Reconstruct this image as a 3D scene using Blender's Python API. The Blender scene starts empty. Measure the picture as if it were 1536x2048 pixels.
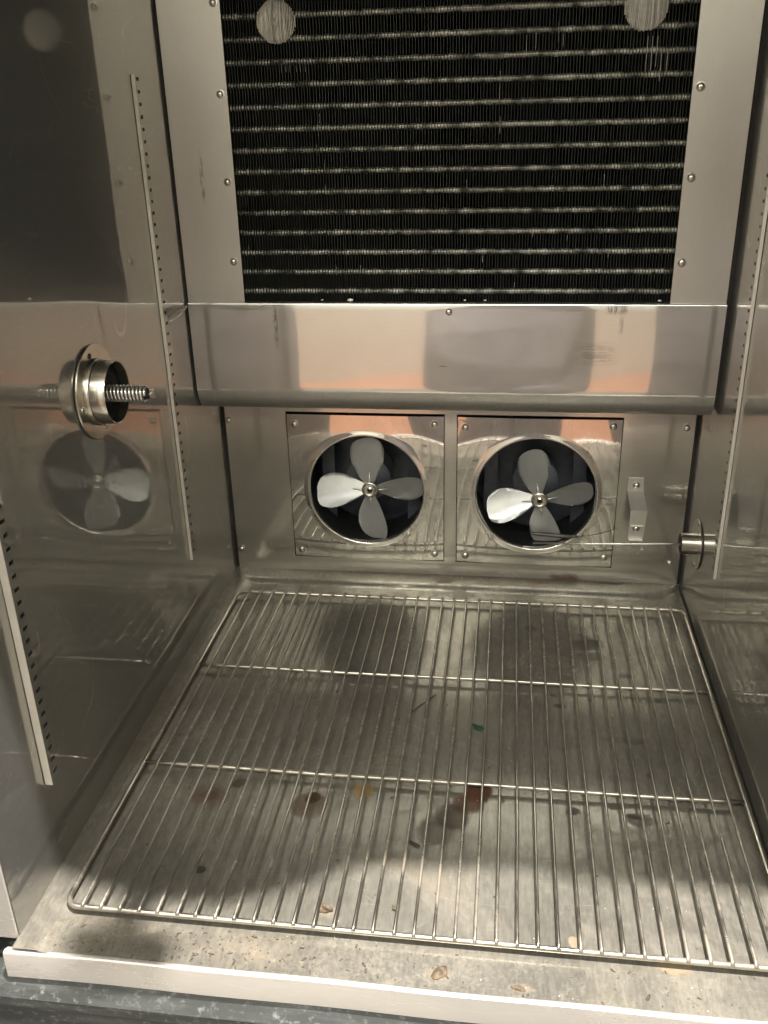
import bpy, bmesh, math, random
from mathutils import Vector, Matrix
random.seed(7)
S = bpy.context.scene
COL = S.collection

# ------------------------------------------------------------------ camera
cam = bpy.data.cameras.new('camera'); camo = bpy.data.objects.new('camera', cam); COL.objects.link(camo)
R = Matrix(((0.99139622, -0.03158395, 0.12702748), (0.12876622, 0.4096385, -0.90311437), (-0.02351143, 0.91170102, 0.41018101)))
CAMPOS = Vector((0.38461, -0.57744, 0.66230))
camo.matrix_world = Matrix.Translation(CAMPOS) @ R.to_4x4()
cam.sensor_fit = 'VERTICAL'; cam.sensor_height = 36; cam.lens = 1848.46 / 2048 * 36
cam.clip_start = .01; cam.clip_end = 100
S.camera = camo
cam.dof.use_dof = False

# ------------------------------------------------------------------ light
W = bpy.data.worlds.new('World'); S.world = W; W.use_nodes = True
W.node_tree.nodes['Background'].inputs[0].default_value = (1.0, .93, .84, 1)
W.node_tree.nodes['Background'].inputs[1].default_value = .018
S.view_settings.view_transform = 'Standard'; S.view_settings.look = 'None'
S.view_settings.exposure = 0.0; S.view_settings.gamma = 1; S.view_settings.use_curve_mapping = False

def lamp(name, kind, loc, target, energy, color, size=.02, sy=None, angle=None, blend=.3):
    l = bpy.data.lights.new(name, kind); l.energy = energy; l.color = color
    o = bpy.data.objects.new(name, l); COL.objects.link(o); o.location = loc
    d = Vector(target) - Vector(loc); o.rotation_euler = d.to_track_quat('-Z', 'Y').to_euler()
    if kind == 'AREA':
        l.shape = 'RECTANGLE'; l.size = size; l.size_y = sy or size
    else:
        l.shadow_soft_size = size
        if kind == 'SPOT': l.spot_size = math.radians(angle); l.spot_blend = blend
    return o
KEY = (0.50, -.215, 2.25)
lamp('ceiling_spot', 'SPOT', KEY, (.3, 0, 0), 900, (1, .95, .90), .018, angle=50)
lamp('ceiling_light', 'AREA', (.5, -1.35, 2.2), (.45, -1.0, 0), 4, (1, .99, .96), 1.2, .5)
lamp('wall_fill_light', 'AREA', (0, -1.75, 2.25), (0, -2.6, .6), 150, (.97, 1.0, .965), 2.4, .5)  # unseen lamp added to brighten the room wall that the panels reflect

# ------------------------------------------------------------------ measurements
XL, XR, YB, YA, ZF = -.0276, .6486, .674, .5765, -.012
ZTOP, YF = 1.0, -.033
ZT, ZB = .426, .2934
RW, RD = .64, .589

# ------------------------------------------------------------------ materials
class NT:
    def __init__(s, name):
        s.m = bpy.data.materials.new(name); s.m.use_nodes = True; s.t = s.m.node_tree
        s.t.nodes.clear(); s.out = s.n('ShaderNodeOutputMaterial')
    def n(s, typ, **kw):
        x = s.t.nodes.new(typ)
        for k, v in kw.items():
            if k.startswith('i_'):
                key = k[2:]; key = int(key) if key.isdigit() else key.replace('_', ' ')
                x.inputs[key].default_value = v
            else: setattr(x, k, v)
        return x
    def l(s, a, b): s.t.links.new(a, b)
    def math(s, op, a, b=None, clamp=False):
        x = s.n('ShaderNodeMath', operation=op); x.use_clamp = clamp
        for i, v in enumerate((a, b)):
            if v is None: continue
            if hasattr(v, 'node'): s.l(v, x.inputs[i])
            else: x.inputs[i].default_value = v
        return x.outputs[0]
    def maprange(s, v, a, b, c=0., d=1., smooth=True):
        x = s.n('ShaderNodeMapRange'); x.interpolation_type = 'SMOOTHSTEP' if smooth else 'LINEAR'
        s.l(v, x.inputs['Value'])
        for k, q in zip(('From Min', 'From Max', 'To Min', 'To Max'), (a, b, c, d)): x.inputs[k].default_value = q
        return x.outputs['Result']
    def noise(s, vec, scale, detail=4, rough=.55, dist=0):
        x = s.n('ShaderNodeTexNoise'); x.inputs['Scale'].default_value = scale; x.inputs['Detail'].default_value = detail
        x.inputs['Roughness'].default_value = rough; x.inputs['Distortion'].default_value = dist
        if vec is not None: s.l(vec, x.inputs['Vector'])
        return x.outputs['Fac']
    def mapping(s, vec, scale=(1, 1, 1), loc=(0, 0, 0), rot=(0, 0, 0)):
        x = s.n('ShaderNodeMapping'); x.inputs['Scale'].default_value = scale; x.inputs['Location'].default_value = loc
        x.inputs['Rotation'].default_value = rot; s.l(vec, x.inputs['Vector']); return x.outputs[0]
    def mix(s, f, a, b):
        x = s.n('ShaderNodeMix', data_type='RGBA')
        for sock, v in ((x.inputs[0], f), (x.inputs[6], a), (x.inputs[7], b)):
            if hasattr(v, 'node'): s.l(v, sock)
            else: sock.default_value = v if not isinstance(v, tuple) else (*v, 1)[:4]
        return x.outputs[2]

def steel(name, col=(.60, .57, .53), r1=.1, r2=.35, mixf=.5, metallic=1., brush=(1, 1, 60), bumpn=0.0, var=.10,
          dirt=0., dirtcol=(.16, .12, .07), spots=(), smears=(), diffuse=.0, diffcol=(.45, .42, .38), scratch=0., speck=False):
    N = NT(name); pos = N.n('ShaderNodeNewGeometry').outputs['Position']
    br = N.noise(N.mapping(pos, brush), 40, 3, .6)
    big = N.noise(pos, 5, 4, .6)
    mid = N.noise(N.mapping(pos, loc=(3, 1, 2)), 23, 5, .65)
    fac = N.math('ADD', N.math('MULTIPLY', br, .45), N.math('ADD', N.math('MULTIPLY', big, .35), N.math('MULTIPLY', mid, .2)))
    c = N.mix(N.maprange(fac, .35, .65), tuple(v * (1 - var) for v in col), tuple(min(1, v * (1 + var)) for v in col))
    extra = None
    sc1 = None
    if scratch > 0:
        for (sc_, rot_, wd) in (((3, 9, 26), (.6, .2, .1), .0035), ((22, 5, 3), (.2, .9, .4), .003), ((4, 60, 14), (-.5, .1, .8), .004)):
            nz = N.noise(N.mapping(pos, sc_, rot=rot_), 1, 2, .4)
            ln = N.math('MULTIPLY', N.maprange(N.math('ABSOLUTE', N.math('SUBTRACT', nz, .5)), wd, wd * .3), N.maprange(N.noise(N.mapping(pos, loc=(sc_[0], 2, 1)), 14, 2, .5), .52, .62))
            sc1 = ln if sc1 is None else N.math('MAXIMUM', sc1, ln)
        sc1 = N.math('MULTIPLY', sc1, scratch); c = N.mix(sc1, c, (.75, .73, .68))
    if dirt > 0:
        dn = N.math('MULTIPLY', N.maprange(N.noise(N.mapping(pos, loc=(7, 3, 0)), 6, 9, .75, .6), .46, .70), dirt)
        c = N.mix(dn, c, dirtcol); extra = dn
    if speck:
        sx = N.n('ShaderNodeSeparateXYZ'); N.l(pos, sx.inputs[0])
        front = N.maprange(sx.outputs[1], .03, -.012, .12, 1.0); left = N.maprange(sx.outputs[0], .55, .05, .45, 1.0)
        zone = N.math('MULTIPLY', N.math('MULTIPLY', front, left), N.maprange(N.noise(N.mapping(pos, loc=(2, 5, 1)), 26, 4, .7), .33, .53))
        s1 = N.maprange(N.noise(N.mapping(pos, (1, 1.3, 1)), 300, 5, .75), .51, .61); s2 = N.maprange(N.noise(N.mapping(pos, loc=(4, 4, 4)), 130, 5, .75, .5), .56, .62)
        k = N.math('MULTIPLY', zone, N.math('MAXIMUM', s1, s2)); k = N.math('MULTIPLY', k, .8); c = N.mix(k, c, (.08, .058, .034)); extra = N.math('MAXIMUM', extra, k)
        lime = N.math('MULTIPLY', N.math('MULTIPLY', zone, N.maprange(N.noise(N.mapping(pos, loc=(9, 4, 4)), 60, 7, .75, .8), .48, .70)), .28); c = N.mix(lime, c, (.5, .44, .34)); extra = N.math('MAXIMUM', extra, lime)
    wob = N.n('ShaderNodeTexNoise'); wob.inputs['Scale'].default_value = 60; wob.inputs['Detail'].default_value = 4
    N.l(pos, wob.inputs['Vector'])
    for (cx, cy, cz, rx, ry, rz, scol, a, soft, w) in spots:      # irregular stains: centre, radii, colour, strength
        v = N.n('ShaderNodeVectorMath', operation='SUBTRACT'); N.l(pos, v.inputs[0]); v.inputs[1].default_value = (cx, cy, cz)
        wv = N.n('ShaderNodeVectorMath', operation='MULTIPLY_ADD'); N.l(wob.outputs['Color'], wv.inputs[0])
        wv.inputs[1].default_value = (w, w, w); 
        ad = N.n('ShaderNodeVectorMath', operation='SUBTRACT'); N.l(v.outputs[0], ad.inputs[0]); ad.inputs[1].default_value = (w * .5,) * 3
        N.l(ad.outputs[0], wv.inputs[2])
        sc = N.n('ShaderNodeVectorMath', operation='MULTIPLY'); N.l(wv.outputs[0], sc.inputs[0]); sc.inputs[1].default_value = (1 / rx, 1 / ry, 1 / rz)
        ln = N.n('ShaderNodeVectorMath', operation='LENGTH'); N.l(sc.outputs[0], ln.inputs[0])
        k = N.maprange(ln.outputs['Value'], 1.0, 1.0 - soft, 0, a)
        k = N.math('MULTIPLY', k, N.maprange(mid, .3, .55, .7, 1))
        c = N.mix(k, c, scol)
        extra = k if extra is None else N.math('MAXIMUM', extra, k)
    for (lo, hi, scol, a, sc_) in smears:                        # broken black rub marks inside a box
        m = None
        sep = N.n('ShaderNodeSeparateXYZ'); N.l(pos, sep.inputs[0])
        for i in range(3):
            if lo[i] is None: continue
            e = (hi[i] - lo[i]) * .3
            k = N.math('MULTIPLY', N.maprange(sep.outputs[i], lo[i] - e, lo[i] + e), N.maprange(sep.outputs[i], hi[i] + e, hi[i] - e))
            m = k if m is None else N.math('MULTIPLY', m, k)
        nn = N.maprange(N.noise(N.mapping(pos, sc_), 1, 5, .75), .40, .60)
        c = N.mix(N.math('MULTIPLY', N.math('MULTIPLY', m, nn), a), c, scol)
    def princ(r, met):
        p = N.n('ShaderNodeBsdfPrincipled'); N.l(c, p.inputs['Base Color'])
        if extra is not None: N.l(N.math('SUBTRACT', met, N.math('MULTIPLY', extra, met), True), p.inputs['Metallic'])
        else: p.inputs['Metallic'].default_value = met
        rr = N.math('ADD', N.math('MULTIPLY', N.math('SUBTRACT', fac, .5), .18), r)
        if extra is not None: rr = N.math('ADD', rr, N.math('MULTIPLY', extra, .35), True)
        N.l(N.math('MAXIMUM', rr, .02), p.inputs['Roughness'])
        if bumpn > 0:
            b = N.n('ShaderNodeBump'); b.inputs['Strength'].default_value = bumpn; b.inputs['Distance'].default_value = .001
            N.l(N.math('ADD', br, N.math('MULTIPLY', mid, .6)), b.inputs['Height']); N.l(b.outputs[0], p.inputs['Normal'])
        return p
    a, b = princ(r1, metallic), princ(r2, metallic)
    ms = N.n('ShaderNodeMixShader'); ms.inputs[0].default_value = mixf
    N.l(a.outputs[0], ms.inputs[1]); N.l(b.outputs[0], ms.inputs[2]); last = ms
    if diffuse > 0:
        d = N.n('ShaderNodeBsdfDiffuse'); N.l(N.mix(N.math('SUBTRACT', .35, N.math('MULTIPLY', extra, .35), True) if extra is not None else .35, c, diffcol), d.inputs[0])
        m2 = N.n('ShaderNodeMixShader'); m2.inputs[0].default_value = diffuse
        N.l(ms.outputs[0], m2.inputs[1]); N.l(d.outputs[0], m2.inputs[2]); last = m2
    N.l(last.outputs[0], N.out.inputs[0]); return N.m

def plain(name, col, rough=.6, metallic=0., nscale=30, var=.25, bump=0., stretch=(1, 1, 1)):
    N = NT(name); pos = N.n('ShaderNodeNewGeometry').outputs['Position']
    f = N.noise(N.mapping(pos, stretch), nscale, 5, .6)
    c = N.mix(N.maprange(f, .3, .7), tuple(v * (1 - var) for v in col), tuple(min(1, v * (1 + var)) for v in col))
    p = N.n('ShaderNodeBsdfPrincipled'); N.l(c, p.inputs['Base Color']); p.inputs['Metallic'].default_value = metallic
    N.l(N.math('ADD', N.math('MULTIPLY', f, .15), rough - .07), p.inputs['Roughness'])
    if bump:
        b = N.n('ShaderNodeBump'); b.inputs['Strength'].default_value = bump; b.inputs['Distance'].default_value = .002
        N.l(f, b.inputs['Height']); N.l(b.outputs[0], p.inputs['Normal'])
    N.l(p.outputs[0], N.out.inputs[0]); return N.m

BLK = (.012, .01, .008)
BROWN = (.045, .024, .012); RUST = (.085, .036, .016); DRY = (.24, .17, .09); DARK = (.022, .018, .012)
Z = ZF; RZ = .02
def sp(x, y, rx, ry, col, a=.7, soft=.35, w=.012): return (x, y, Z, rx, ry, RZ, col, a, soft, w)
floor_spots = [
    sp(.085, .164, .025, .018, RUST, .7), sp(.085, .164, .013, .009, BROWN, .35), sp(.1115, .186, .010, .008, BROWN, .8),
    sp(.194, .160, .021, .022, RUST, .65, .2), sp(.196, .170, .010, .011, BROWN, .85),
    sp(.247, .189, .015, .017, (.26, .16, .04), .8, .5, .008),
    sp(.369, .198, .017, .021, (.075, .026, .012), .95), sp(.358, .180, .018, .018, RUST, .8), sp(.343, .160, .022, .022, BROWN, .65), sp(.328, .137, .024, .024, BROWN, .6), sp(.345, .158, .020, .02, BROWN, .45),
    sp(.1077, .0628, .0075, .0070, BLK, .95, .5, .005), sp(.466, .179, .0095, .007, DARK, .75), sp(.511, .191, .010, .007, BROWN, .7), sp(.533, .173, .017, .012, BROWN, .6),
    sp(.503, .500, .024, .020, DARK, .75), sp(.505, .47, .022, .012, DARK, .6), sp(.4274, .533, .009, .008, DARK, .7), sp(.45, .285, .045, .009, DARK, .5),
    sp(.53, .30, .03, .008, DARK, .4), sp(.58, .22, .02, .03, BROWN, .4), sp(.47, .42, .012, .006, DARK, .8), sp(.545, .43, .012, .006, DARK, .8), sp(.46, .36, .009, .006, DARK, .8),
    sp(.345, -.028, .018, .009, DRY, .4, .8), sp(.412, -.035, .013, .005, (.16, .1, .06), .5), sp(.237, .027, .013, .011, DRY, .4, .8),
    sp(.46, .015, .007, .008, DRY, .6), sp(.54, .0, .018, .010, DRY, .6), sp(.10, -.02, .05, .014, BROWN, .5, .9, .04), sp(.05, -.005, .05, .012, BROWN, .4, .9, .04), sp(.18, -.02, .06, .02, DRY, .3, .9, .04),
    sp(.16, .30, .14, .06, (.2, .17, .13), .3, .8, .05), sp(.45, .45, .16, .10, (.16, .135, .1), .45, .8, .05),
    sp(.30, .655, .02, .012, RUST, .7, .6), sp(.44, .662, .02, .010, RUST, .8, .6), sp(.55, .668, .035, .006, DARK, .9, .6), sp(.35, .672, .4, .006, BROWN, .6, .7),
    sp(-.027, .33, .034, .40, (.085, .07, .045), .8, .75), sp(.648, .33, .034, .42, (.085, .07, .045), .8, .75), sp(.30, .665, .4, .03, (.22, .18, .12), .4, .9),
]
_rs = random.Random(31)
for _ in range(16):
    _q = _rs.uniform(.003, .007); floor_spots.append(sp(_rs.uniform(.30, .62), _rs.uniform(.12, .52), _q * _rs.uniform(.8, 1.9), _q, _rs.choice((DARK, BROWN, BROWN)), _rs.uniform(.5, .8), .5))
M = {}
M['wall_l'] = steel('stainless_mirror_sheet', (.45, .44, .41), .035, .34, .42, brush=(1, 1, 30), var=.06, diffuse=.12, diffcol=(.36, .36, .38), scratch=.5)
M['wall_r'] = steel('stainless_mirror_sheet_right', (.43, .42, .39), .035, .33, .42, brush=(1, 1, 30), var=.06, diffuse=.09, diffcol=(.34, .335, .33), scratch=.8)
M['back'] = steel('stainless_back_sheet', (.58, .555, .515), .10, .34, .55, brush=(1, 1, 40), var=.08,
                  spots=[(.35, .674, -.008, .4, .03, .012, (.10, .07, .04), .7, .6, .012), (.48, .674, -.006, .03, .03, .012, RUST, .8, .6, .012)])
M['cover'] = steel('satin_stainless_cover', (.62, .585, .54), .30, .45, .5, brush=(60, 1, 1), var=.05, diffuse=.22, diffcol=(.5, .46, .42),
                   smears=[((.0075, None, .555), (.0115, None, .60), BLK, .85, (300, 1, 40))])
M['apron'] = steel('polished_stainless_apron', (.75, .73, .69), .05, .33, .42, brush=(1, 1, 60), var=.05, diffuse=.08,
                   smears=[((.0868, None, .375), (.0912, None, .424), BLK, .85, (500, 1, 110)), ((.503, None, .415), (.527, None, .426), BLK, .8, (700, 1, 60)),
                           ((.519, None, .385), (.5235, None, .42), BLK, .35, (500, 1, 60)), ((.472, None, .352), (.515, None, .376), (.10, .095, .09), .38, (60, 1, 500)),
                           ((.298, None, .346), (.309, None, .3475), BLK, .6, (300, 1, 100))])
M['roll'] = steel('brushed_apron_roll', (.46, .44, .41), .30, .45, .5, brush=(6, 6, 6), var=.10, diffuse=.12)
M['plate'] = steel('polished_fan_plate', (.62, .59, .55), .035, .26, .35, brush=(60, 1, 1), var=.04, diffuse=.05)
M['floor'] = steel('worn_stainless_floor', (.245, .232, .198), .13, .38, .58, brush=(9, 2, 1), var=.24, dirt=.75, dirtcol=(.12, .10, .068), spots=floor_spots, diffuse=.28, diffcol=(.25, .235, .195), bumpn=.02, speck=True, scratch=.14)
M['lip'] = steel('bright_stainless_lip', (.62, .59, .55), .25, .42, .5, brush=(1, 60, 60), var=.07, dirt=.25, dirtcol=(.3, .25, .19), scratch=.4, diffuse=.35, diffcol=(.52, .49, .45))
M['wire'] = steel('chromed_rack_wire', (.44, .41, .355), .18, .36, .5, brush=(1, 1, 1), var=.2, dirt=.8, dirtcol=(.17, .13, .075))
M['screw'] = steel('screw_metal', (.62, .59, .54), .15, .3, .5, brush=(1, 1, 1))
M['strip'] = steel('slotted_strip_metal', (.72, .68, .60), .2, .4, .5, brush=(1, 60, 1), diffuse=.5, diffcol=(.85, .8, .72))
M['fit'] = steel('turned_steel', (.55, .52, .46), .14, .30, .5, brush=(60, 1, 1))
M['spring'] = steel('bright_spring_steel', (.70, .68, .64), .16, .30, .4, brush=(1, 1, 1), diffuse=.1, diffcol=(.6, .58, .54))
M['blade'] = steel('fan_blade_aluminium', (.72, .71, .69), .2, .45, .5, brush=(1, 1, 1), var=.10, diffuse=.48, diffcol=(.78, .77, .74))
M['fin'] = plain('shaded_fin', (.036, .038, .033), .5, .4, 60, .5)  # fins coloured dark for the low light inside the coil
M['tube'] = plain('dull_aluminium_collar', (.29, .285, .245), .45, .6, 55, .9, .4)
M['fin_glint'] = plain('bent_fin_and_glint', (.86, .83, .76), .4, .15, 80, .12)  # pale tone for nicked fins and for the two modelled glints
M['dark'] = plain('dark_cavity', (.006, .006, .007), .6, 0)
M['seam'] = plain('dark_sealant', (.014, .010, .008), .7, 0, 90, .4)
M['shroud'] = plain('blue_black_shroud', (.07, .075, .09), .3, .3, 14, .5)
M['base'] = None
N = NT('scuffed_dark_base'); pos = N.n('ShaderNodeNewGeometry').outputs['Position']
f1 = N.maprange(N.noise(N.mapping(pos, (8, 1, 90)), 1, 5, .7), .42, .7); f2 = N.maprange(N.noise(N.mapping(pos, (1, 1, 1.5)), 120, 5, .7), .52, .72)
c = N.mix(f1, (.020, .022, .020), (.058, .062, .057)); c = N.mix(N.math('MULTIPLY', f2, .5), c, (.25, .25, .23))
p = N.n('ShaderNodeBsdfPrincipled'); N.l(c, p.inputs['Base Color']); p.inputs['Roughness'].default_value = .5
N.l(p.outputs[0], N.out.inputs[0]); M['base'] = N.m
M['wallpaint'] = plain('beige_wall_paint', (.74, .71, .62), .55, 0, 3, .06)
M['tile'] = plain('orange_floor_tile', (.56, .26, .155), .45, 0, 6, .12)
M['concrete'] = plain('grey_concrete', (.24, .23, .205), .6, 0, 6, .2)
M['ceil'] = plain('ceiling_paint', (.72, .69, .63), .7, 0, 2, .06)
M['grey'] = plain('grey_door_liner', (.30, .29, .30), .35, .4, 5, .15)
M['cloth'] = plain('grey_cloth', (.25, .23, .24), .9, 0, 30, .2)
M['skin'] = plain('skin', (.5, .3, .22), .55, 0, 20, .1)
M['crumb'] = plain('dry_crumb', (.09, .065, .04), .8, 0, 200, .5, .5)
M['flake'] = plain('charred_flake', (.03, .02, .014), .6, 0, 200, .5, .5)
M['green'] = plain('green_scrap', (.010, .05, .028), .5, 0, 200, .3, .3)
M['probe'] = plain('brown_grey_sheath', (.085, .075, .06), .4, .3, 60, .3)

# ------------------------------------------------------------------ mesh helpers
def obj(name, bm, mat, parent=None, smooth=False, auto=None):
    bmesh.ops.recalc_face_normals(bm, faces=bm.faces[:])
    me = bpy.data.meshes.new(name); bm.to_mesh(me); bm.free()
    o = bpy.data.objects.new(name, me); COL.objects.link(o)
    mats = mat if isinstance(mat, (list, tuple)) else [mat]
    for m_ in mats: me.materials.append(m_)
    if smooth:
        for p_ in me.polygons: p_.use_smooth = True
        if auto is not None:
            lim = math.radians(auto)
            b2 = bmesh.new(); b2.from_mesh(me)
            for e in b2.edges:
                if len(e.link_faces) == 2 and e.calc_face_angle(0) > lim: e.smooth = False
            b2.to_mesh(me); b2.free()
    if parent: o.parent = parent; o.matrix_parent_inverse = Matrix.Translation(-parent.location) if parent.type == 'EMPTY' else Matrix()
    return o
def tag(o, label=None, cat=None, group=None, kind=None):
    for k, v in (('label', label), ('category', cat), ('group', group), ('kind', kind)):
        if v: o[k] = v
    return o
def thing(name, label, cat, loc=(0, 0, 0), group=None):
    o = bpy.data.objects.new(name, None); COL.objects.link(o); o.location = loc; o.empty_display_size = .05
    return tag(o, label, cat, group)
def box(bm, lo, hi, bevel=0):
    vs = [bm.verts.new((x, y, z)) for x in (lo[0], hi[0]) for y in (lo[1], hi[1]) for z in (lo[2], hi[2])]
    fs = [bm.faces.new([vs[i] for i in q]) for q in ((0, 1, 3, 2), (4, 6, 7, 5), (0, 4, 5, 1), (2, 3, 7, 6), (0, 2, 6, 4), (1, 5, 7, 3))]
    if bevel:
        es = set(e for f in fs for e in f.edges)
        bmesh.ops.bevel(bm, geom=list(es), offset=bevel, segments=2, affect='EDGES', profile=.5)
def bxo(name, lo, hi, mat, parent=None, bevel=0):
    bm = bmesh.new(); box(bm, lo, hi, bevel); return obj(name, bm, mat, parent)
def tube(bm, pts, r, n=10, cap=True):
    pts = [Vector(p_) for p_ in pts]; rings = []; rs = r if isinstance(r, (list, tuple)) else [r] * len(pts)
    up = None
    for i, p_ in enumerate(pts):
        a = pts[max(i - 1, 0)]; b = pts[min(i + 1, len(pts) - 1)]; d = (b - a).normalized()
        if up is None: up = d.orthogonal().normalized()
        else: up = (up - d * up.dot(d)).normalized()
        s = d.cross(up)
        rings.append([bm.verts.new(p_ + (up * math.cos(t) + s * math.sin(t)) * rs[i]) for t in (2 * math.pi * k / n for k in range(n))])
    for i in range(len(rings) - 1):
        for k in range(n): bm.faces.new((rings[i][k], rings[i][(k + 1) % n], rings[i + 1][(k + 1) % n], rings[i + 1][k]))
    if cap: bm.faces.new(rings[0][::-1]); bm.faces.new(rings[-1])
def lathe(bm, prof, origin, axis, n=40, close=False):
    """prof: (distance along axis, radius)"""
    ax = Vector(axis).normalized(); u = ax.orthogonal().normalized(); w = ax.cross(u); o = Vector(origin); rings = []
    for (h, r) in prof:
        if r < 1e-6: rings.append([bm.verts.new(o + ax * h)])
        else: rings.append([bm.verts.new(o + ax * h + (u * math.cos(t) + w * math.sin(t)) * r) for t in (2 * math.pi * k / n for k in range(n))])
    prs = list(zip(rings, rings[1:])) + ([(rings[-1], rings[0])] if close else [])
    for a, b in prs:
        for k in range(n):
            k2 = (k + 1) % n
            if len(a) == 1 and len(b) == 1: continue
            if len(a) == 1: bm.faces.new((a[0], b[k], b[k2]))
            elif len(b) == 1: bm.faces.new((a[k], a[k2], b[0]))
            else: bm.faces.new((a[k], a[k2], b[k2], b[k]))
def screw(parent, x, y, z, d=(0, -1, 0), r=.0049):
    bm = bmesh.new()
    lathe(bm, [(0, r * 1.25), (.0006, r * 1.25), (.0007, r), (.0016, r * .95), (.0026, r * .72), (.0032, r * .35), (.0033, 0)], (x, y, z), d, 20)
    return obj('screw', bm, M['screw'], parent, True, 50)

# ------------------------------------------------------------------ the room outside (seen only as reflections)
ZG, YW = -.57, -2.6
def struct(name, bm, mat, smooth=False, label=None):
    o = obj(name, bm, mat, None, smooth); o['kind'] = 'structure'; return o
bm = bmesh.new(); box(bm, (-2.6, YW - .3, ZG - .05), (3, 1.2, ZG)); struct('ground', bm, M['concrete'])
bm = bmesh.new(); box(bm, (-2.59, YW + .004, ZG + .0005), (2.99, -1.75, ZG + .006)); struct('floor_border', bm, M['tile'])
bm = bmesh.new(); box(bm, (-2.6, YW - .1, ZG + .002), (3, YW, 2.4)); struct('wall_room', bm, M['wallpaint'])
bm = bmesh.new(); box(bm, (-2.7, YW - .1, 2.402), (3.1, 1.2, 2.5)); struct('ceiling_room', bm, M['ceil'])
bm = bmesh.new(); box(bm, (-2.7, YW + .002, ZG + .002), (-2.6, 1.2, 2.4)); struct('wall_room_left', bm, M['wallpaint'])
bm = bmesh.new(); box(bm, (3., YW + .002, ZG + .002), (3.1, 1.2, 2.4)); struct('wall_room_right', bm, M['wallpaint'])

# ------------------------------------------------------------------ cabinet shell
# side walls : slightly oil-canned sheets
def side_wall(name, x, sgn, mat, seed):
    rnd = random.Random(seed); bm = bmesh.new(); ny, nz = 90, 110
    y0, y1, z0, z1 = YF, YB + .12, ZF - .001, ZTOP
    g = []
    ks = [(rnd.uniform(6, 13), rnd.uniform(5, 12), rnd.uniform(0, 6.3), rnd.uniform(0, 6.3)) for _ in range(4)]
    for i in range(ny + 1):
        row = []
        for j in range(nz + 1):
            y = y0 + (y1 - y0) * i / ny; z = z0 + (z1 - z0) * j / nz
            d = sum(math.sin(a * y + c_) * math.sin(b * z + e) for a, b, c_, e in ks) * .00011
            d += .0007 * math.exp(-((y - .30) / .07) ** 2) * math.exp(-((z - .545) / .05) ** 2) * (1 if sgn < 0 else .5)
            d *= min(1, (z - z0) / .05) * min(1, (y - y0) / .04)
            row.append(bm.verts.new((x + d, y, z)))
        g.append(row)
    for i in range(ny):
        for j in range(nz): bm.faces.new((g[i][j], g[i + 1][j], g[i + 1][j + 1], g[i][j + 1]))
    # jamb turned outward at the front edge
    for j in range(nz):
        pass
    o = struct(name, bm, mat, True)
    return o
side_wall('wall_left', XL, -1, M['wall_l'], 3)
side_wall('wall_right', XR, 1, M['wall_r'], 5)
cab = thing('steel_cabinet', 'open stainless steel refrigerator cabinet with scuffed dark base and folded front lip', 'cabinet', (.31, 0, ZG))
for name, lo, hi in (('jamb_left', (XL - .06, YF - .0005, ZF - .0005), (XL - .0012, YB, ZTOP)), ('jamb_right', (XR + .0012, YF - .0005, ZF - .0005), (XR + .06, YB, ZTOP))):
    bm = bmesh.new(); box(bm, lo, hi, .0012); obj('jamb', bm, M['lip'], cab)
# roof with front header
bm = bmesh.new(); box(bm, (XL - .1, -.045, ZTOP + .001), (XR + .1, YB + .2, ZTOP + .06)); struct('ceiling', bm, M['cover'])
# floor: sheet with a raised ledge on three sides, front lip turned down
bm = bmesh.new()
ny, nx = 60, 60
prof = []
def fz(x, y):
    ex = min(x - XL, XR - x, YB - y)
    t = max(0, min(1, (.040 - ex) / .006)) if min(YB - y, 9) == ex else max(0, min(1, (.030 - (x - XL)) / .006 if x - XL < .05 else 0, ))
    return ZF + .0035 * (t * t * (3 - 2 * t))
g = []
xs = [XL - .001 + (XR - XL + .002) * i / 120 for i in range(121)]
ys = [-.046 + (YB + .002 + .046) * j / 130 for j in range(131)]
for x in xs: g.append([bm.verts.new((x, y, fz(x, y) + .00035 * math.sin(9 * x + 2) * math.sin(7 * y))) for y in ys])
for i in range(120):
    for j in range(130): bm.faces.new((g[i][j], g[i + 1][j], g[i + 1][j + 1], g[i][j + 1]))
struct('floor', bm, M['floor'], True)
# weld beads in the floor corners and seams
def bead(name, pts, r, mat):
    bm = bmesh.new(); P = []
    n = 60
    for k in range(n + 1):
        t = k / n; p_ = Vector(pts[0]).lerp(Vector(pts[1]), t); P.append(p_)
    tube(bm, P, [r * random.uniform(.7, 1.25) for _ in P], 8)
    return bm
th = thing('sealant_bead', 'dark sealant bead along the foot of the left steel wall', 'sealant', (XL, 0, ZF))
obj('bead', bead('b', ((XL + .0005, YF + .05, ZF), (XL + .0005, YB, ZF)), .0016, M['seam']), M['seam'], th, True)
th = thing('sealant_bead', 'dark sealant bead along the foot of the right steel wall', 'sealant', (XR, 0, ZF))
obj('bead', bead('b', ((XR - .0005, YF + .05, ZF), (XR - .0005, YB, ZF)), .0016, M['seam']), M['seam'], th, True)
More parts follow.
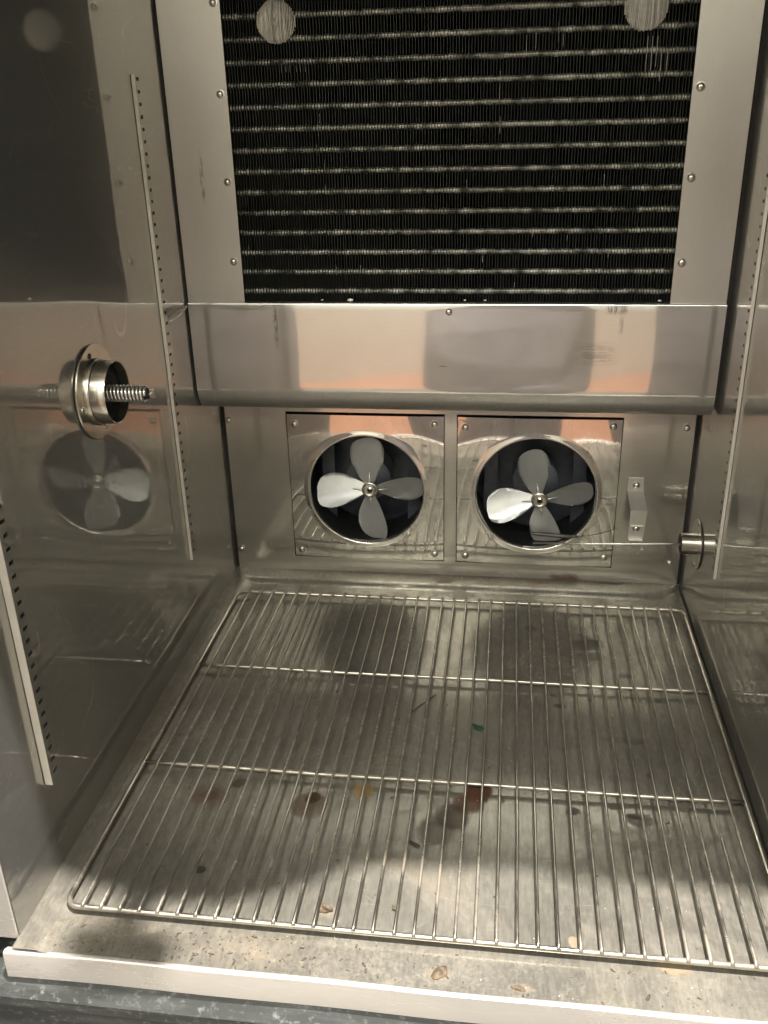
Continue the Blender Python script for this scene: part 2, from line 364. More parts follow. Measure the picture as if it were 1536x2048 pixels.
# lip
bm = bmesh.new()
pr = [(-.0445, ZF + .0004), (-.0468, ZF + .0004), (-.0482, ZF - .0004), (-.0488, ZF - .0020), (-.0495, -.0395), (-.047, -.0405), (-.040, -.0405), (-.040, -.014)]
L = []
xsl = [-.036 + (XR + .04 + .036) * i / 24 for i in range(25)]
for i, x in enumerate(xsl):
    L.append([bm.verts.new((x, y + .0004 * math.sin(7 * x) + (.0005 * math.sin(31 * x)), z + .0003 * math.sin(13 * x))) for y, z in pr])
for i in range(24):
    for k in range(len(pr)):
        k2 = (k + 1) % len(pr); bm.faces.new((L[i][k], L[i + 1][k], L[i + 1][k2], L[i][k2]))
bm.faces.new(L[0]); bm.faces.new(L[-1][::-1])
obj('threshold_strip', bm, M['lip'], cab, True, 25)['label'] = 'pale folded steel lip along the front edge'
# left end patch of the lip, a joint line near the corner
# dark base below
bm = bmesh.new(); 
PB = [(-.043, -.0408), (-.052, -.050), (-.058, -.056), (-.0585, -.066), (-.0565, -.069), (-.0565, -.569), (.6, -.569), (.6, -.0408)]
A = [bm.verts.new((-.09, y, z)) for y, z in PB]; B = [bm.verts.new((.75, y, z)) for y, z in PB]
for k in range(len(PB)): bm.faces.new((A[k], B[k], B[(k + 1) % len(PB)], A[(k + 1) % len(PB)]))
bm.faces.new(A[::-1]); bm.faces.new(B)
obj('base_panel', bm, M['base'], cab, False)['label'] = 'scuffed dark grey-green base front'

# ------------------------------------------------------------------ lower back wall with two square openings
GAP = .0035
PL = [(.0690, .2979), (.3177, .5466)]; PZ = (.0156, .2450)
th_back = thing('back_panel', 'lower stainless back wall panel behind the rack, holding both fans', 'wall panel', (.31, YB, ZF))
bm = bmesh.new()
xe = [XL + .0045] + sum([[a - .0013, b + .0013] for a, b in PL], []) + [XR - .0045]
ze = [ZF - .002, PZ[0] - .0012, PZ[1] + .0040, .30]
for i in range(len(xe) - 1):
    for j in range(3):
        if i in (1, 3) and j == 1: continue
        box(bm, (xe[i], YB, ze[j]), (xe[i + 1], YB + .0015, ze[j + 1]))
bmesh.ops.remove_doubles(bm, verts=bm.verts[:], dist=1e-5)
# drop inner duplicate faces left between neighbouring blocks
seen = {}
for f in bm.faces[:]:
    key = tuple(sorted(v.index for v in f.verts)); seen.setdefault(key, []).append(f)
bm.verts.index_update()
seen = {}
for f in bm.faces[:]: seen.setdefault(tuple(sorted(v.index for v in f.verts)), []).append(f)
for k, fl in seen.items():
    if len(fl) > 1: bmesh.ops.delete(bm, geom=fl, context='FACES_ONLY')
obj('panel_sheet', bm, M['back'], th_back)
for x, z in ((-.0176, .2342), (-.0167, .0236), (.6331, .2356), (.6307, .0262)): screw(th_back, x, YB, z, r=.0044)
# dark chamber behind
bm = bmesh.new(); box(bm, (XL - .02, YB + .10, -.03), (XR + .02, YB + .11, .32)); struct('wall_chamber', bm, M['shroud'])
bm = bmesh.new(); box(bm, (XL + .0001, YB + .0018, ZF - .001), (XL + .0047, YB + .004, .30)); box(bm, (XR - .0047, YB + .0018, ZF - .001), (XR - .0001, YB + .004, .30)); struct('seam', bm, M['seam'])

# ------------------------------------------------------------------ fans
def plate_mesh(cx, cz, x0, x1, z0, z1, Rh, seed):
    rnd = random.Random(seed); bm = bmesh.new(); n = 128; rings = []
    # radial profile: throat (goes back) -> rolled rim -> plate, rising slightly towards the rim
    steps = [('c', Rh - .0030, .005), ('c', Rh - .0026, .001), ('c', Rh - .0021, -.0008), ('c', Rh - .0012, -.0019), ('c', Rh - .0002, -.0021), ('c', Rh + .0008, -.0019), ('c', Rh + .0026, -.0016)]
    fr = [.06, .14, .24, .35, .47, .6, .73, .86, .95, 1.0]
    hx, hz = (x1 - x0) / 2, (z1 - z0) / 2; mx, mz = (x0 + x1) / 2, (z0 + z1) / 2
    def warp(x, z):
        dx, dz = (x - mx) / hx, (z - mz) / hz
        r = math.hypot(x - cx, z - cz)
        w = -.0007 * math.exp(-(r - Rh) / .03)
        c_ = .0022 * (abs(dx) * abs(dz)) ** 2.0            # corners pulled back by the screws
        return w + c_ - .0010 + .00012 * math.sin(40 * x + seed) * math.sin(33 * z)
    for typ, r, dy in steps:
        rings.append([bm.verts.new((cx + r * math.cos(t), YB - .001 + dy, cz + r * math.sin(t))) for t in (2 * math.pi * k / n for k in range(n))])
    R0 = Rh + .0035
    for f_ in fr:
        ring = []
        for k in range(n):
            t = 2 * math.pi * k / n; dx, dz = math.cos(t), math.sin(t)
            tx = ((x1 if dx > 0 else x0) - cx) / dx if abs(dx) > 1e-6 else 9
            tz = ((z1 if dz > 0 else z0) - cz) / dz if abs(dz) > 1e-6 else 9
            RR = min(tx, tz); r = R0 + (RR - R0) * f_
            x, z = cx + r * dx, cz + r * dz
            ring.append(bm.verts.new((x, YB + warp(x, z), z)))
        rings.append(ring)
    # snap nearest outer vertices to the true corners
    for X in (x0, x1):
        for Zc in (z0, z1):
            v = min(rings[-1], key=lambda q: (q.co.x - X) ** 2 + (q.co.z - Zc) ** 2); v.co.x, v.co.z = X, Zc
    rings.append([bm.verts.new((v.co.x, YB + .004, v.co.z)) for v in rings[-1]])
    for a, b in zip(rings, rings[1:]):
        for k in range(n): bm.faces.new((a[k], a[(k + 1) % n], b[(k + 1) % n], b[k]))
    return bm
BO = [(.10, .10, -.09), (.16, .125, -.125), (.25, .185, -.165), (.38, .25, -.235), (.5, .295, -.285), (.6, .325, -.30), (.7, .345, -.305), (.8, .34, -.28), (.88, .325, -.235), (.94, .29, -.18), (.98, .22, -.10), (1.0, .10, -.02)]
def make_fan(cx, cz, hx, hz, yh, RF, rot, hubdot, label, plate, scr, Rh, seed):
    th = thing('fan', label, 'fan', (hx, YB, cz), 'fans set in the back wall')
    obj('mounting_plate', plate_mesh(cx, cz, plate[0], plate[1], PZ[0], PZ[1], Rh, seed), M['plate'], th, True, 55)
    for x, z in scr: screw(th, x, YB + .0006, z)
    # blades
    for b in range(4):
        th0 = rot + b * math.pi / 2
        bm = bmesh.new(); nT = 10; rows = []
        outl = BO
        for (r, tp, tm) in outl:
            row = []
            for k in range(nT + 1):
                t = tm + (tp - tm) * k / nT
                tw = math.radians(31 - 6 * r)                       # pitch
                arc = .085 * (t / .3) ** 2 * .35                     # camber
                u = t * math.cos(tw) ; d = -t * math.sin(tw) - arc + .03
                X, Y = r * RF, u * RF
                ct, st = math.cos(th0), math.sin(th0)
                row.append(bm.verts.new((hx + X * ct - Y * st, yh + d * RF, hz + X * st + Y * ct)))
            rows.append(row)
        for i in range(len(rows) - 1):
            for k in range(nT): bm.faces.new((rows[i][k], rows[i][k + 1], rows[i + 1][k + 1], rows[i + 1][k]))
        bmesh.ops.solidify(bm, geom=bm.faces[:], thickness=.0009)
        bl = obj('blade', bm, M['blade'], th, True, 60)
        bm = bmesh.new()
        ct, st = math.cos(th0), math.sin(th0)
        tube(bm, [(hx + .14 * RF * ct, yh - .002, hz + .14 * RF * st), (hx + .2 * RF * ct, yh - .0012, hz + .2 * RF * st), (hx + .33 * RF * ct, yh + .0012, hz + .33 * RF * st)], [.0012, .0013, .0005], 8)
        obj('rib', bm, M['blade'], bl, True)
    bm = bmesh.new()
    lathe(bm, [(-.010, .0085), (.0015, .0125), (.003, .0125), (.0042, .0115), (.0045, .0105), (.0030, .0095), (.0022, .008), (.0026, .0045), (.0055, .0042), (.006, .0034), (.0045, .0026), (.0, .0024)], (hx, yh, hz), (0, -1, 0), 32)
    obj('hub', bm, M['fit'], th, True, 40)
    bm = bmesh.new(); lathe(bm, [(0, 0), (.0052, .0), (.0052, .0019), (0, .0021)], (hx + hubdot[0], yh, hz + hubdot[1]), (0, -1, 0), 12)
    obj('shaft', bm, M['dark'], th, True, 40)
    # motor and its bracket in the dark behind the blades
    bm = bmesh.new(); lathe(bm, [(.010, .0), (.010, .030), (.013, .034), (.055, .034), (.058, .03), (.058, 0)], (cx, yh, cz + .008), (0, 1, 0), 36)
    obj('motor', bm, M['shroud'], th, True, 40)
    bm = bmesh.new()
    for s in (-1, 1):
        box(bm, (cx + s * .066 - .010, yh + .040, cz - .11), (cx + s * .066 + .010, yh + .043, cz + .12))
    obj('motor_bracket', bm, M['shroud'], th)
    bm = bmesh.new()     # inner duct
    lathe(bm, [(.005, Rh - .0028), (.098, Rh + .006)], (cx, YB, cz), (0, 1, 0), 64)
    obj('duct', bm, M['dark'], th, True)
    return th
make_fan(.1826, .1285, .1865, .1245, YB + .014, .0815, math.pi / 2 + .02, (0, -.001), 'left fan, bright left blade pointing level, in its polished square plate',
         PL[0], ((.0803, .2301), (.2846, .2335), (.0790, .0266), (.2844, .0266)), .0875, 1)
make_fan(.4314, .1290, .4385, .1120, YB + .022, .0790, math.pi / 2 + .17, (0, 0), 'right fan, blades turned slightly askew with bright lower-left blade, behind the thin probe rod',
         PL[1], ((.3287, .2299), (.5341, .2357), (.3306, .0260), (.5353, .0313)), .0885, 2)

# ------------------------------------------------------------------ apron (drip cover) under the coil
th = thing('apron_panel', 'wide polished steel apron panel with rolled lower edge, below the coil', 'panel', (.31, YA, ZB))
bm = bmesh.new()
pr = [(.012, ZT - .0008), (.0, ZT + .0004), (-.0028, ZT + .0006), (-.0042, ZT - .0004), (-.0046, ZT - .0020), (-.0046, .30)]
rc = .027
pr2 = [(-.0046, ZT - .0020)]
zz = [ZT - .002 - (ZT - .002 - .3165) * k / 14 for k in range(1, 15)]
pr = pr + []
pr = pr[:-1] + [(-.0046, z) for z in zz]
for k in range(1, 11):
    a = math.pi / 2 * k / 10
    pr.append((-.0046 + .024 * (1 - math.cos(a)), .3165 - .0355 * math.sin(a)))
pr.append((YB - YA - .003, .2810))
rows = []
ns = 60
xa0, xa1 = XL + .0030, XR - .0060
for i in range(ns + 1):
    x = xa0 + (xa1 - xa0) * i / ns
    row = []
    for (dy, z) in pr:
        zt = (z - ZB) / (ZT - ZB)
        w = .0007 * math.sin(5.2 * x + 1.0) * max(0, min(1, zt)) + .00035 * math.sin(17 * x) * math.sin(3.1 * zt)
        row.append(bm.verts.new((x, YA + dy + (w if dy < .005 else 0), z)))
    rows.append(row)
for i in range(ns):
    for k in range(len(pr) - 1): bm.faces.new((rows[i][k], rows[i + 1][k], rows[i + 1][k + 1], rows[i][k + 1])).material_index = 1 if pr[k][1] < .3150 else 0
obj('apron_sheet', bm, [M['apron'], M['roll']], th, True, 50)
screw(th, .3107, YA - .0046, .4162, r=.004)
# seams
bm = bmesh.new()
box(bm, (XL + .0001, YA + .003, .298), (XL + .006, YA + .006, ZTOP)); box(bm, (XR - .0075, YA + .003, .298), (XR - .0001, YA + .006, ZTOP)); struct('seam', bm, M['seam'])

# ------------------------------------------------------------------ coil cover strips
CX0, CX1 = .0500, .5770
th = thing('cover_panel', 'tall flat steel cover strip left of the coil with dark scratch', 'panel', (XL, YA, ZT))
bxo('cover_sheet', (XL + .0028, YA - .0012, ZT - .002), (CX0, YA, ZTOP), M['cover'], th, .0004)
for x, z in ((.0425, .7633), (.0417, .6691), (.0414, .5717), (.0402, .4773)): screw(th, x, YA - .0012, z, r=.0040)
th = thing('cover_panel', 'tall flat steel cover strip right of the coil', 'panel', (XR, YA, ZT))
bxo('cover_sheet', (CX1, YA - .0012, ZT - .002), (XR - .0062, YA, ZTOP), M['cover'], th, .0004)
for x, z in ((.5860, .7550), (.5857, .6638), (.5859, .5695), (.5854, .4746)): screw(th, x, YA - .0012, z, r=.0044)

# ------------------------------------------------------------------ coil
th = thing('evaporator_coil', 'cooling coil, its fins darkened for shade, with fourteen pale horizontal tube rows', 'coil', (.31, YA, ZT))
bm = bmesh.new(); YC = YA + .004
pitch = .00352; nf = int((CX1 - CX0 + .01) / pitch)
rf = random.Random(4)
for i in range(nf + 1):
    x = CX0 - .004 + i * pitch + rf.uniform(-.0002, .0002)
    n = 26; pts = []; lean = rf.uniform(-.0003, .0003)
    for k in range(n + 1):
        z = ZT - .004 + (ZTOP - ZT) * k / n
        j = lean + rf.uniform(-.00012, .00012)
        a = bm.verts.new((x - .00022 + j, YC, z)); b = bm.verts.new((x + .00022 + j, YC, z)); c_ = bm.verts.new((x + .00022, YC + .045, z)); d = bm.verts.new((x - .00022, YC + .045, z))
        pts.append((a, b, c_, d))
    for a, b in zip(pts, pts[1:]):
        for q in range(3): bm.faces.new((a[(q + 3) % 4], a[q], b[q], b[(q + 3) % 4]))
obj('fin_pack', bm, M['fin'], th)
bxo('backing', (CX0 - .02, YC + .046, ZT - .01), (CX1 + .02, YC + .05, ZTOP), M['dark'], th)
for k in range(23):
    z = .4403 + .02386 * k
    z_ = z - .0015
    if z_ > ZTOP - .01: break
    bm = bmesh.new()
    pts = []; nn = 150
    for q in range(nn + 1):
        x = CX0 - .006 + (CX1 - CX0 + .012) * q / nn
        pts.append((x, YC + .0075, z_ + rf.uniform(-.0002, .0002)))
    tube(bm, pts, [.0036 * rf.uniform(.84, 1.12) for _ in pts], 10)
    obj('tube', bm, M['tube'], th, True)
# two light glints shaped as pale ridged discs, then scattered nicks of flattened fins
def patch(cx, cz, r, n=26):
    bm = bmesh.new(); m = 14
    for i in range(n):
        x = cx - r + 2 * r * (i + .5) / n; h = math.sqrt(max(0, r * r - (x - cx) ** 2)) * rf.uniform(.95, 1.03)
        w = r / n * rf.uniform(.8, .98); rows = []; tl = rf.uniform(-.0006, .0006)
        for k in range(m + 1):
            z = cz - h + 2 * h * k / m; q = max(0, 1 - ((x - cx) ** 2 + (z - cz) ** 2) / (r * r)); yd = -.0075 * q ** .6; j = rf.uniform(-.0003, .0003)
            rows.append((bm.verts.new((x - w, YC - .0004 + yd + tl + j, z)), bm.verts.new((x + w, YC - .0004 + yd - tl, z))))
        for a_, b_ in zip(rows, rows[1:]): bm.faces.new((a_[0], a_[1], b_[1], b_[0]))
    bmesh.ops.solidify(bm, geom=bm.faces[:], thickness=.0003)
    return obj('glint_patch', bm, M['fin_glint'], th)
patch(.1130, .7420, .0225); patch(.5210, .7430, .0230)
bm = bmesh.new()
nicks = [(.155, .62, .016), (.152, .60, .012), (.160, .585, .010), (.158, .635, .010), (.367, .655, .03), (.367, .62, .018), (.395, .70, .02), (.405, .705, .018), (.43, .712, .02), (.435, .708, .012),
         (.525, .68, .035), (.530, .675, .04), (.535, .685, .03), (.541, .67, .03), (.547, .68, .02), (.12, .69, .008), (.126, .69, .008), (.132, .69, .008), (.115, .69, .008), (.138, .69, .008), (.144, .69, .007),
         (.16, .555, .012), (.33, .56, .01), (.49, .56, .014), (.41, .505, .010), (.45, .50, .006), (.35, .475, .008), (.06, .49, .006), (.17, .46, .012), (.20, .462, .01), (.50, .48, .01), (.39, .445, .006)]
for x, z, h in nicks:
    bm = bmesh.new(); x += rf.uniform(-.001, .001); s = rf.uniform(-.0006, .0006)
    bm.faces.new([bm.verts.new(p_) for p_ in ((x, YC - .0005, z), (x + .0005, YC - .0010, z), (x + .0005 + s, YC - .0010, z + h), (x + s, YC - .0005, z + h))])
    bmesh.ops.solidify(bm, geom=bm.faces[:], thickness=.0003); obj('bent_fin', bm, M['fin_glint'], th)
for x, s in ((.186, .0035), (.15, .0016), (.33, .0016), (.355, .0018), (.565, .002)):
    bm = bmesh.new()
    bmesh.ops.create_icosphere(bm, subdivisions=1, radius=s, matrix=Matrix.Translation((x, YC - .001, ZT + .003)) @ Matrix.Diagonal((1.3, .6, .6, 1)))
    obj('lint', bm, M['fin_glint'], th, True)

# ------------------------------------------------------------------ slotted shelf strips
def strip(x, sgn, yc, z0, z1, label, w=.015, h=.0065, group='slotted shelf strips on the side walls', pitch=.0127, sw=.0034, wm=None):
    th = thing('shelf_strip', label, 'shelf strip', (x, yc, z0), group)
    bm = bmesh.new()
    X0, X1 = (x + sgn * .0004, x + sgn * h)
    y0, y1 = yc - w / 2, yc + w / 2
    ys0, ys1 = yc - w * .12, yc + w * .34
    def bx(a, b): box(bm, tuple(min(p_, q) for p_, q in zip(a, b)), tuple(max(p_, q) for p_, q in zip(a, b)))
    t = .0011
    bx((X0, y1 - t, z0), (X1, y1, z1))
    bx((X1 - sgn * t, y0 + t, z0), (X1, ys0, z1)); bx((X1 - sgn * t, ys1, z0), (X1, y1 - t, z1))
    z = z0; nz = int((z1 - z0) / pitch)
    for k in range(nz + 1):
        za = z0 + k * pitch; zb = min(za + pitch - sw, z1)
        bx((X1 - sgn * t, ys0, za), (X1, ys1, zb))
    obj('channel', bm, wm, th)
    bm = bmesh.new(); box(bm, (min(X0, X1), y0, z0), (max(X0, X1), y0 + t, z1), .0003); obj('flange', bm, M['strip'], th)  # near face given a brighter metal for the light it faces
    bxo('channel_back', (min(X0, X0 + sgn * .0004), y0 + t + .0001, z0 + .0003), (max(X0, X0 + sgn * .0004), y1 - t - .0001, z1 - .0003), M['dark'], th)
    return th
strip(XL, 1, .486, .1033, .690, 'thin slotted shelf strip at the back of the left steel wall', h=.0042, w=.014, sw=.0036, wm=M['wall_l'])
strip(XL, 1, .0595, .0880, .690, 'thick slotted shelf strip at the front of the left wall, cut off by the frame', h=.0075, w=.015, sw=.0036, wm=M['wall_l'])
strip(XR, -1, .476, .1100, .690, 'slotted shelf strip on the right steel wall', h=.0040, w=.014, sw=.0034, wm=M['wall_r'])
# clip on the rear left strip
th = thing('shelf_clip', 'small pointed metal tab on the left wall strip level with the apron top', 'clip', (XL, .49, .43))
bm = bmesh.new()
v = [bm.verts.new(p_) for p_ in ((XL + .003, .494, .4225), (XL + .003, .570, .4215), (XL + .010, .562, .4250), (XL + .014, .498, .4330))]
bm.faces.new(v); bmesh.ops.solidify(bm, geom=bm.faces[:], thickness=.0012)
obj('tab', bm, M['strip'], th)
bm = bmesh.new(); tube(bm, [(XL + .0045, .498, .419), (XL + .006, .530, .4205), (XL + .005, .560, .424)], .0014, 8); obj('hook', bm, M['strip'], th, True)

# ------------------------------------------------------------------ left fitting: flange, cup, spring plug
FY, FZ = .279, .3965
th = thing('port_fitting', 'flanged steel cup holding a ridged threaded plug, on the left wall', 'fitting', (XL, FY, FZ))
bm = bmesh.new(); lathe(bm, [(.0008, 0), (.0008, .0475), (.0020, .0480), (.0030, .0475), (.0030, .031), (.0031, 0)], (XL, FY, FZ), (1, 0, 0), 64)
fl = obj('flange', bm, M['fit'], th, True, 40)
for a in (100, 190, 278, 10):
    bm = bmesh.new(); a = math.radians(a)
    lathe(bm, [(.003, .0030), (.0036, .0030), (.0042, .0022), (.0044, 0)], (XL, FY + .039 * math.cos(a), FZ + .039 * math.sin(a)), (1, 0, 0), 14)
    obj('rivet', bm, M['dark'] if 1.5 < a < 2.6 else M['screw'], fl, True)
bm = bmesh.new()
lathe(bm, [(.003, .0338), (.0075, .0338), (.0085, .0330), (.0088, .0320), (.0230, .0316), (.0236, .0312), (.0232, .0304), (.0040, .0300), (.0035, 0)], (XL, FY, FZ), (1, 0, 0), 64)
obj('cup', bm, M['fit'], th, True, 40)
bm = bmesh.new(); lathe(bm, [(.0045, 0), (.0045, .0292), (.014, .0296)], (XL, FY, FZ), (1, 0, 0), 40); obj('cup_lining', bm, M['dark'], th, True)
bm = bmesh.new(); lathe(bm, [(.004, .0060), (.054, .0060), (.0565, .0048), (.0565, 0)], (XL, FY, FZ - .001), (1, 0, 0), 28); core = obj('plug_core', bm, M['dark'], th, True, 50)  # core coloured dark for the shade between the spring turns
bm = bmesh.new(); P = []; turns = 12.5; nn = int(turns * 28)
for k in range(nn + 1):
    t = k / nn; a = 2 * math.pi * turns * t; P.append((XL + .006 + .0485 * t, FY + .0073 * math.cos(a), FZ - .001 + .0073 * math.sin(a)))
tube(bm, P, .00155, 10); obj('spring', bm, M['spring'], th, True)
bm = bmesh.new(); box(bm, (XL + .0570, FY - .0012, FZ - .0055), (XL + .0625, FY + .0012, FZ + .0040), .0006); box(bm, (XL + .0575, FY - .0045, FZ - .002), (XL + .0600, FY + .0045, FZ + .0004), .0006); obj('plug_tip', bm, M['fit'], th)

# ------------------------------------------------------------------ right fitting with rod
GY, GZ = .592, .0985
th = thing('probe_fitting', 'small flanged steel cup low on the right wall with a long thin rod', 'fitting', (XR, GY, GZ))
bm = bmesh.new(); lathe(bm, [(.0008, 0), (.0008, .034), (.0014, .0345), (.0020, .034), (.0021, 0)], (XR, GY, GZ), (-1, 0, 0), 48); fl = obj('flange', bm, M['fit'], th, True, 40)
for a in (95, 265):
    bm = bmesh.new(); a = math.radians(a); lathe(bm, [(.002, .003), (.0038, .0022), (.004, 0)], (XR, GY + .030 * math.cos(a), GZ + .030 * math.sin(a)), (-1, 0, 0), 14); obj('rivet', bm, M['screw'], fl, True)
bm = bmesh.new(); lathe(bm, [(.002, .0148), (.023, .0148), (.0235, .0143), (.023, .0136), (.005, .0135), (.005, 0)], (XR, GY, GZ), (-1, 0, 0), 40); obj('cup', bm, M['fit'], th, True, 40)
bm = bmesh.new(); tube(bm, [(XR - .004, GY, GZ), (.60, GY, GZ - .002), (.54, GY + .0, GZ - .0045), (.428, GY, GZ - .0075)], .0013, 10); obj('rod', bm, M['spring'], th, True)
# temperature probe lying just above the rod
th = thing('temperature_probe', 'dark slim probe bulb with thin wire in front of the right fan', 'probe', (.44, .60, .1))
bm = bmesh.new(); tube(bm, [(.4255, .602, .1010), (.428, .602, .1012), (.436, .602, .1005), (.468, .602, .0985), (.484, .602, .0985), (.490, .602, .0993)], [.0006, .0024, .0030, .0030, .0020, .0008], 12)
obj('bulb', bm, M['probe'], th, True)
bm = bmesh.new(); tube(bm, [(.489, .602, .0993), (.505, .602, .1010), (.518, .604, .1030), (.530, .61, .1045), (.545, .625, .103)], .0006, 8); obj('wire', bm, M['probe'], th, True)

# ------------------------------------------------------------------ bracket on back wall
th = thing('rod_bracket', 'stepped sheet metal bracket with two screws right of the right fan', 'bracket', (.573, YB, .1))
bm = bmesh.new(); bw = .0115; bx_ = .5735
prf = [(YB - .0002, .158), (YB - .0012, .136), (YB - .026, .1215), (YB - .0262, .083), (YB - .0262, .0835)]
pts = [(YB - .0003, .1600, -.0125, .0085), (YB - .0003, .1400, -.0130, .0100), (YB - .0300, .1225, -.0100, .0130), (YB - .0300, .0790, -.0100, .0105)]
outer = [(y - .0012, z, p_, q) for y, z, p_, q in pts]
rows = []
for (y, z, p_, q), (y2, z2, _, _) in zip(pts, outer): rows.append([bm.verts.new((bx_ + p_, y, z)), bm.verts.new((bx_ + q, y, z)), bm.verts.new((bx_ + q, y2, z2 + (.0005 if 0 else 0))), bm.verts.new((bx_ + p_, y2, z2))])
for A_, B_ in zip(rows, rows[1:]):
    for k in range(4): bm.faces.new((A_[k], A_[(k + 1) % 4], B_[(k + 1) % 4], B_[k]))
bm.faces.new(rows[0]); bm.faces.new(rows[-1][::-1])
obj('strap', bm, M['cover'], th)
bxo('clamp_bar', (bx_ - .0080, YB - .0335, .0985), (bx_ + .0085, YB - .0313, .1000), M['strip'], th, .0003)
bxo('foot_tab', (bx_ - .0095, YB - .038, .0782), (bx_ + .0095, YB - .0313, .0794), M['strip'], th, .0003)
screw(th, bx_ - .001, YB - .0018, .1490, r=.0042); screw(th, bx_ - .0005, YB - .0312, .0950, r=.0042)

# ------------------------------------------------------------------ wire rack
th = thing('wire_rack', 'wide chromed wire rack lying over the stained cabinet floor', 'wire rack', (RW / 2, RD / 2, ZF))
RR_ = .0026; zc = -.0042; cr = .013
bm = bmesh.new(); pts = []
for (cx, cy, a0) in ((cr, cr, 180), (RW - cr, cr, 270), (RW - cr, RD - cr, 0), (cr, RD - cr, 90)):
    for k in range(7):
        a = math.radians(a0 + 90 * k / 6); pts.append((cx + cr * math.cos(a), cy + cr * math.sin(a), zc))
m0 = ((pts[-1][0] + pts[0][0]) / 2, (pts[-1][1] + pts[0][1]) / 2, zc)
tube(bm, [m0] + pts + [m0], RR_, 12, False)
obj('rim', bm, M['wire'], th, True)
for y, in ((.3935,), (.2005,)):
    bm = bmesh.new(); n = 20
    tube(bm, [(RW * k / n, y + .0005 * math.sin(k * .7), zc) for k in range(n + 1)], .0025, 12); obj('crossbar', bm, M['wire'], th, True)
rw = random.Random(12)
for k in range(1, 36):
    x = RW * k / 36 + rw.uniform(-.0006, .0006); bm = bmesh.new(); P = []
    bend = {31: .0035, 33: -.0035, 32: .003, 29: .002, 6: .0015}.get(k, rw.uniform(-.0005, .0005)); by = rw.uniform(.44, .5) if abs(bend) > .0012 else rw.uniform(.1, .5)
    zt = zc + .0039; r = .00148
    P.append((x, -.0016, zc + .0015)); P.append((x, .0014, zt - .0003))
    for q in range(1, 24):
        y = .0014 + (RD - .0028) * q / 24
        P.append((x + bend * math.exp(-((y - by) / .045) ** 2), y, zt))
    P.append((x, RD - .0014, zt - .0003)); P.append((x, RD + .0016, zc + .0015))
    tube(bm, P, [r * 1.5, r * 1.15] + [r] * (len(P) - 4) + [r * 1.15, r * 1.5], 8); obj('wire', bm, M['wire'], th, True)

# ------------------------------------------------------------------ debris
def lump(name, label, cat, x, y, sx, sy, sz, mat, seed, sub=3, amp=.35, group=None, ang=0):
    rnd = random.Random(seed); bm = bmesh.new(); bmesh.ops.create_icosphere(bm, subdivisions=sub, radius=1)
    ks = [(Vector((rnd.gauss(0, 1), rnd.gauss(0, 1), rnd.gauss(0, 1))) * 2.2, rnd.uniform(0, 6)) for _ in range(6)]
    ca, sa = math.cos(ang), math.sin(ang)
    for v in bm.verts:
        d = 1 + amp * sum(math.sin(v.co.dot(k) + p_) for k, p_ in ks) / 2.5
        q = v.co * d; q = Vector((q.x * sx, q.y * sy, max(q.z, -.35) * sz))
        v.co = Vector((q.x * ca - q.y * sa, q.x * sa + q.y * ca, q.z + .3 * sz))
    o = obj(name, bm, mat, None, True); o.location = (x, y, ZF); tag(o, label, cat, group); return o
lump('leaf_scrap', 'small green scrap lying beneath the rack near its middle', 'food scrap', .3655, .3079, .0085, .0045, .0015, M['green'], 1, ang=-.5)
lump('charred_flake', 'small black flake under the rack beside the brown streak stain', 'food scrap', .3085, .1165, .0058, .0022, .0018, M['flake'], 2, ang=-.4)
lump('food_crumb', 'pale brown crumbly lump beneath the front wires, left of centre', 'crumb', .236, .0285, .0060, .0050, .0040, M['crumb'], 3)
lump('food_crumb', 'flat dry tan crumb on the front ledge before the middle of the rack', 'crumb', .345, -.028, .0075, .0048, .0016, M['crumb'], 4, ang=.6)
lump('food_crumb', 'long brown crumb on the front ledge close to the steel lip', 'crumb', .411, -.0355, .0060, .0026, .0016, M['crumb'], 5, ang=-.3)
lump('food_crumb', 'small brown crumb wedged by a wire near the front rim', 'crumb', .2990, .035, .0030, .0025, .0025, M['crumb'], 6)
# strand of hair-like fibre
bm = bmesh.new(); tube(bm, [(.2853, .329, ZF + .0009), (.291, .340, ZF + .0010), (.301, .352, ZF + .0009), (.3106, .367, ZF + .001)], .0005, 6)
o = obj('fibre', bm, M['flake'], None, True); tag(o, 'thin dark curved fibre on the floor beneath the rack', 'fibre')
# loose grit
bm = bmesh.new(); rg = random.Random(21)
for k in range(620):
    if k < 400:
        x = rg.choice((rg.uniform(0, .62), rg.gauss(.17, .07))); y = rg.uniform(-.043, -.004)
    else: x = rg.uniform(0, .63); y = rg.uniform(0, .62) ** 1.0
    if not (XL + .006 < x < XR - .006): continue
    s = rg.choice((.0003, .0004, .0005, .0006, .0009, .0012)) * rg.uniform(.6, 1.3)
    bmesh.ops.create_icosphere(bm, subdivisions=1, radius=s, matrix=Matrix.Translation((x, y, ZF + s * .4)) @ Matrix.Rotation(rg.uniform(0, 3), 4, 'Z') @ Matrix.Diagonal((rg.uniform(.7, 2.6), rg.uniform(.5, 1), .45, 1)))
for f in bm.faces: f.material_index = 0
o = obj('grit', bm, M['crumb'], None, True); tag(o, 'loose brown grit and crumbs scattered over the cabinet floor', 'grit', None, 'stuff')
bm = bmesh.new()
for k in range(90):
    x = rg.uniform(0, .62); y = rg.uniform(-.043, .3); s = rg.uniform(.0003, .0008)
    bmesh.ops.create_icosphere(bm, subdivisions=1, radius=s, matrix=Matrix.Translation((x, y, ZF + s * .4)))
o = obj('grit', bm, M['spring'], None, False); tag(o, 'tiny glinting ice-like specks scattered over the cabinet floor', 'grit', None, 'stuff')

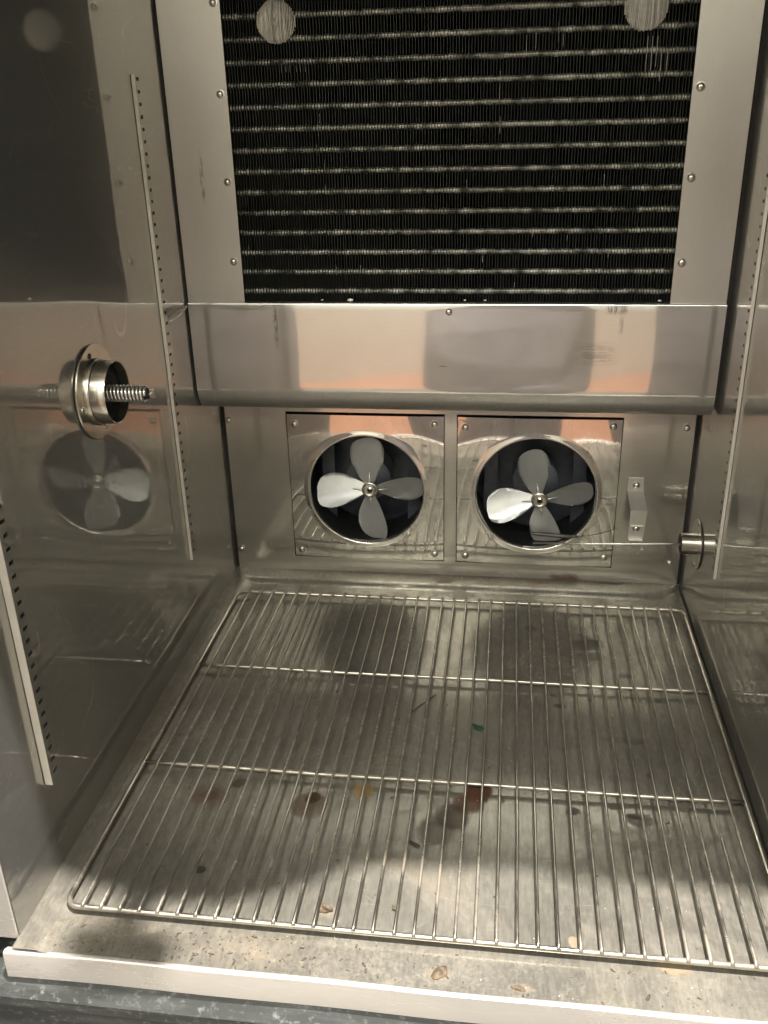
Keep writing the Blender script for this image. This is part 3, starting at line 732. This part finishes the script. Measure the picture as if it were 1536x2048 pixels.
# ------------------------------------------------------------------ outside the frame: open door, header, photographer (seen as reflections and shadow only)
bm = bmesh.new()
edge = [(XL - .1, .027), (.19, .027), (.22, .036), (.26, .043), (.30, .043), (.318, .036), (.336, .026), (.361, .011), (.39, .0065), (.43, .0062), (.44, -.018), (.46, -.020), (.47, .006), (XR + .1, .004)]  # front edge outline shaped to cast the uneven shadow on the floor
A = []
for x, d in edge: A.append([bm.verts.new((x, -.04 - d, .985)), bm.verts.new((x, -.04 - d, 1.09)), bm.verts.new((x, .02, 1.09)), bm.verts.new((x, .02, .985))])
for a, b in zip(A, A[1:]):
    for k in range(4): bm.faces.new((a[k], a[(k + 1) % 4], b[(k + 1) % 4], b[k]))
bm.faces.new(A[0]); bm.faces.new(A[-1][::-1])
hd = obj('header', bm, M['cover'], cab)
bxo('shadow_block', (.240, -.127, .980), (.284, -.106, 1.04), M['cover'], hd, .004)  # unseen block added to cast a shadow patch near the front lip
bxo('shadow_block_arm', (.256, -.106, 1.02), (.268, -.075, 1.03), M['cover'], hd)
bm = bmesh.new()
a = Vector((-.10, -.07)); b = Vector((-.235, -.72)); nrm = Vector((-(b - a).y, (b - a).x)).normalized() * -.05
vs = [(a, 0), (b, 0), (b + nrm, 0), (a + nrm, 0)]
lo = [bm.verts.new((p_.x, p_.y, -.45)) for p_, _ in vs]; hi = [bm.verts.new((p_.x, p_.y, 1.05)) for p_, _ in vs]
for k in range(4): bm.faces.new((lo[k], lo[(k + 1) % 4], hi[(k + 1) % 4], hi[k]))
bm.faces.new(lo[::-1]); bm.faces.new(hi)
obj('door', bm, M['grey'], cab)['label'] = 'grey door swung open'
# photographer standing behind the camera
me = bpy.data.meshes.new('person'); 
V = [(.38, -1.04, .10), (.44, -1.06, .52), (.44, -1.05, .78), (.44, -1.03, .90), (.44, -1.01, 1.04), (.30, -1.05, .00), (.27, -1.02, -.18), (.27, -1.05, -.50), (.45, -1.05, .00), (.48, -1.02, -.18), (.48, -1.05, -.50),
     (.25, -1.05, .78), (.21, -1.0, .52), (.33, -.80, .60), (.63, -1.05, .78), (.67, -1.0, .52), (.52, -.80, .60), (.25, -.93, -.55), (.60, -.93, -.55), (.375, -1.04, -.22)]
E_ = [(0, 1), (1, 2), (2, 3), (3, 4), (0, 5), (5, 6), (6, 7), (0, 8), (8, 9), (9, 10), (2, 11), (11, 12), (12, 13), (2, 14), (14, 15), (15, 16), (7, 17), (10, 18), (0, 19)]
RAD = [.26, .16, .16, .06, .10, .19, .17, .09, .19, .17, .09, .075, .06, .04, .075, .06, .04, .05, .05, .24]
me.from_pydata(V, E_, []); o = bpy.data.objects.new('person', me); COL.objects.link(o)
sk = o.modifiers.new('skin', 'SKIN'); 
for i, r in enumerate(RAD): me.skin_vertices[0].data[i].radius = (r, r)
me.skin_vertices[0].data[0].use_root = True
ss = o.modifiers.new('sub', 'SUBSURF'); ss.levels = 2; ss.render_levels = 2
me.materials.append(M['cloth'])
tag(o, 'person in grey clothes standing outside the cabinet holding up both hands', 'person')
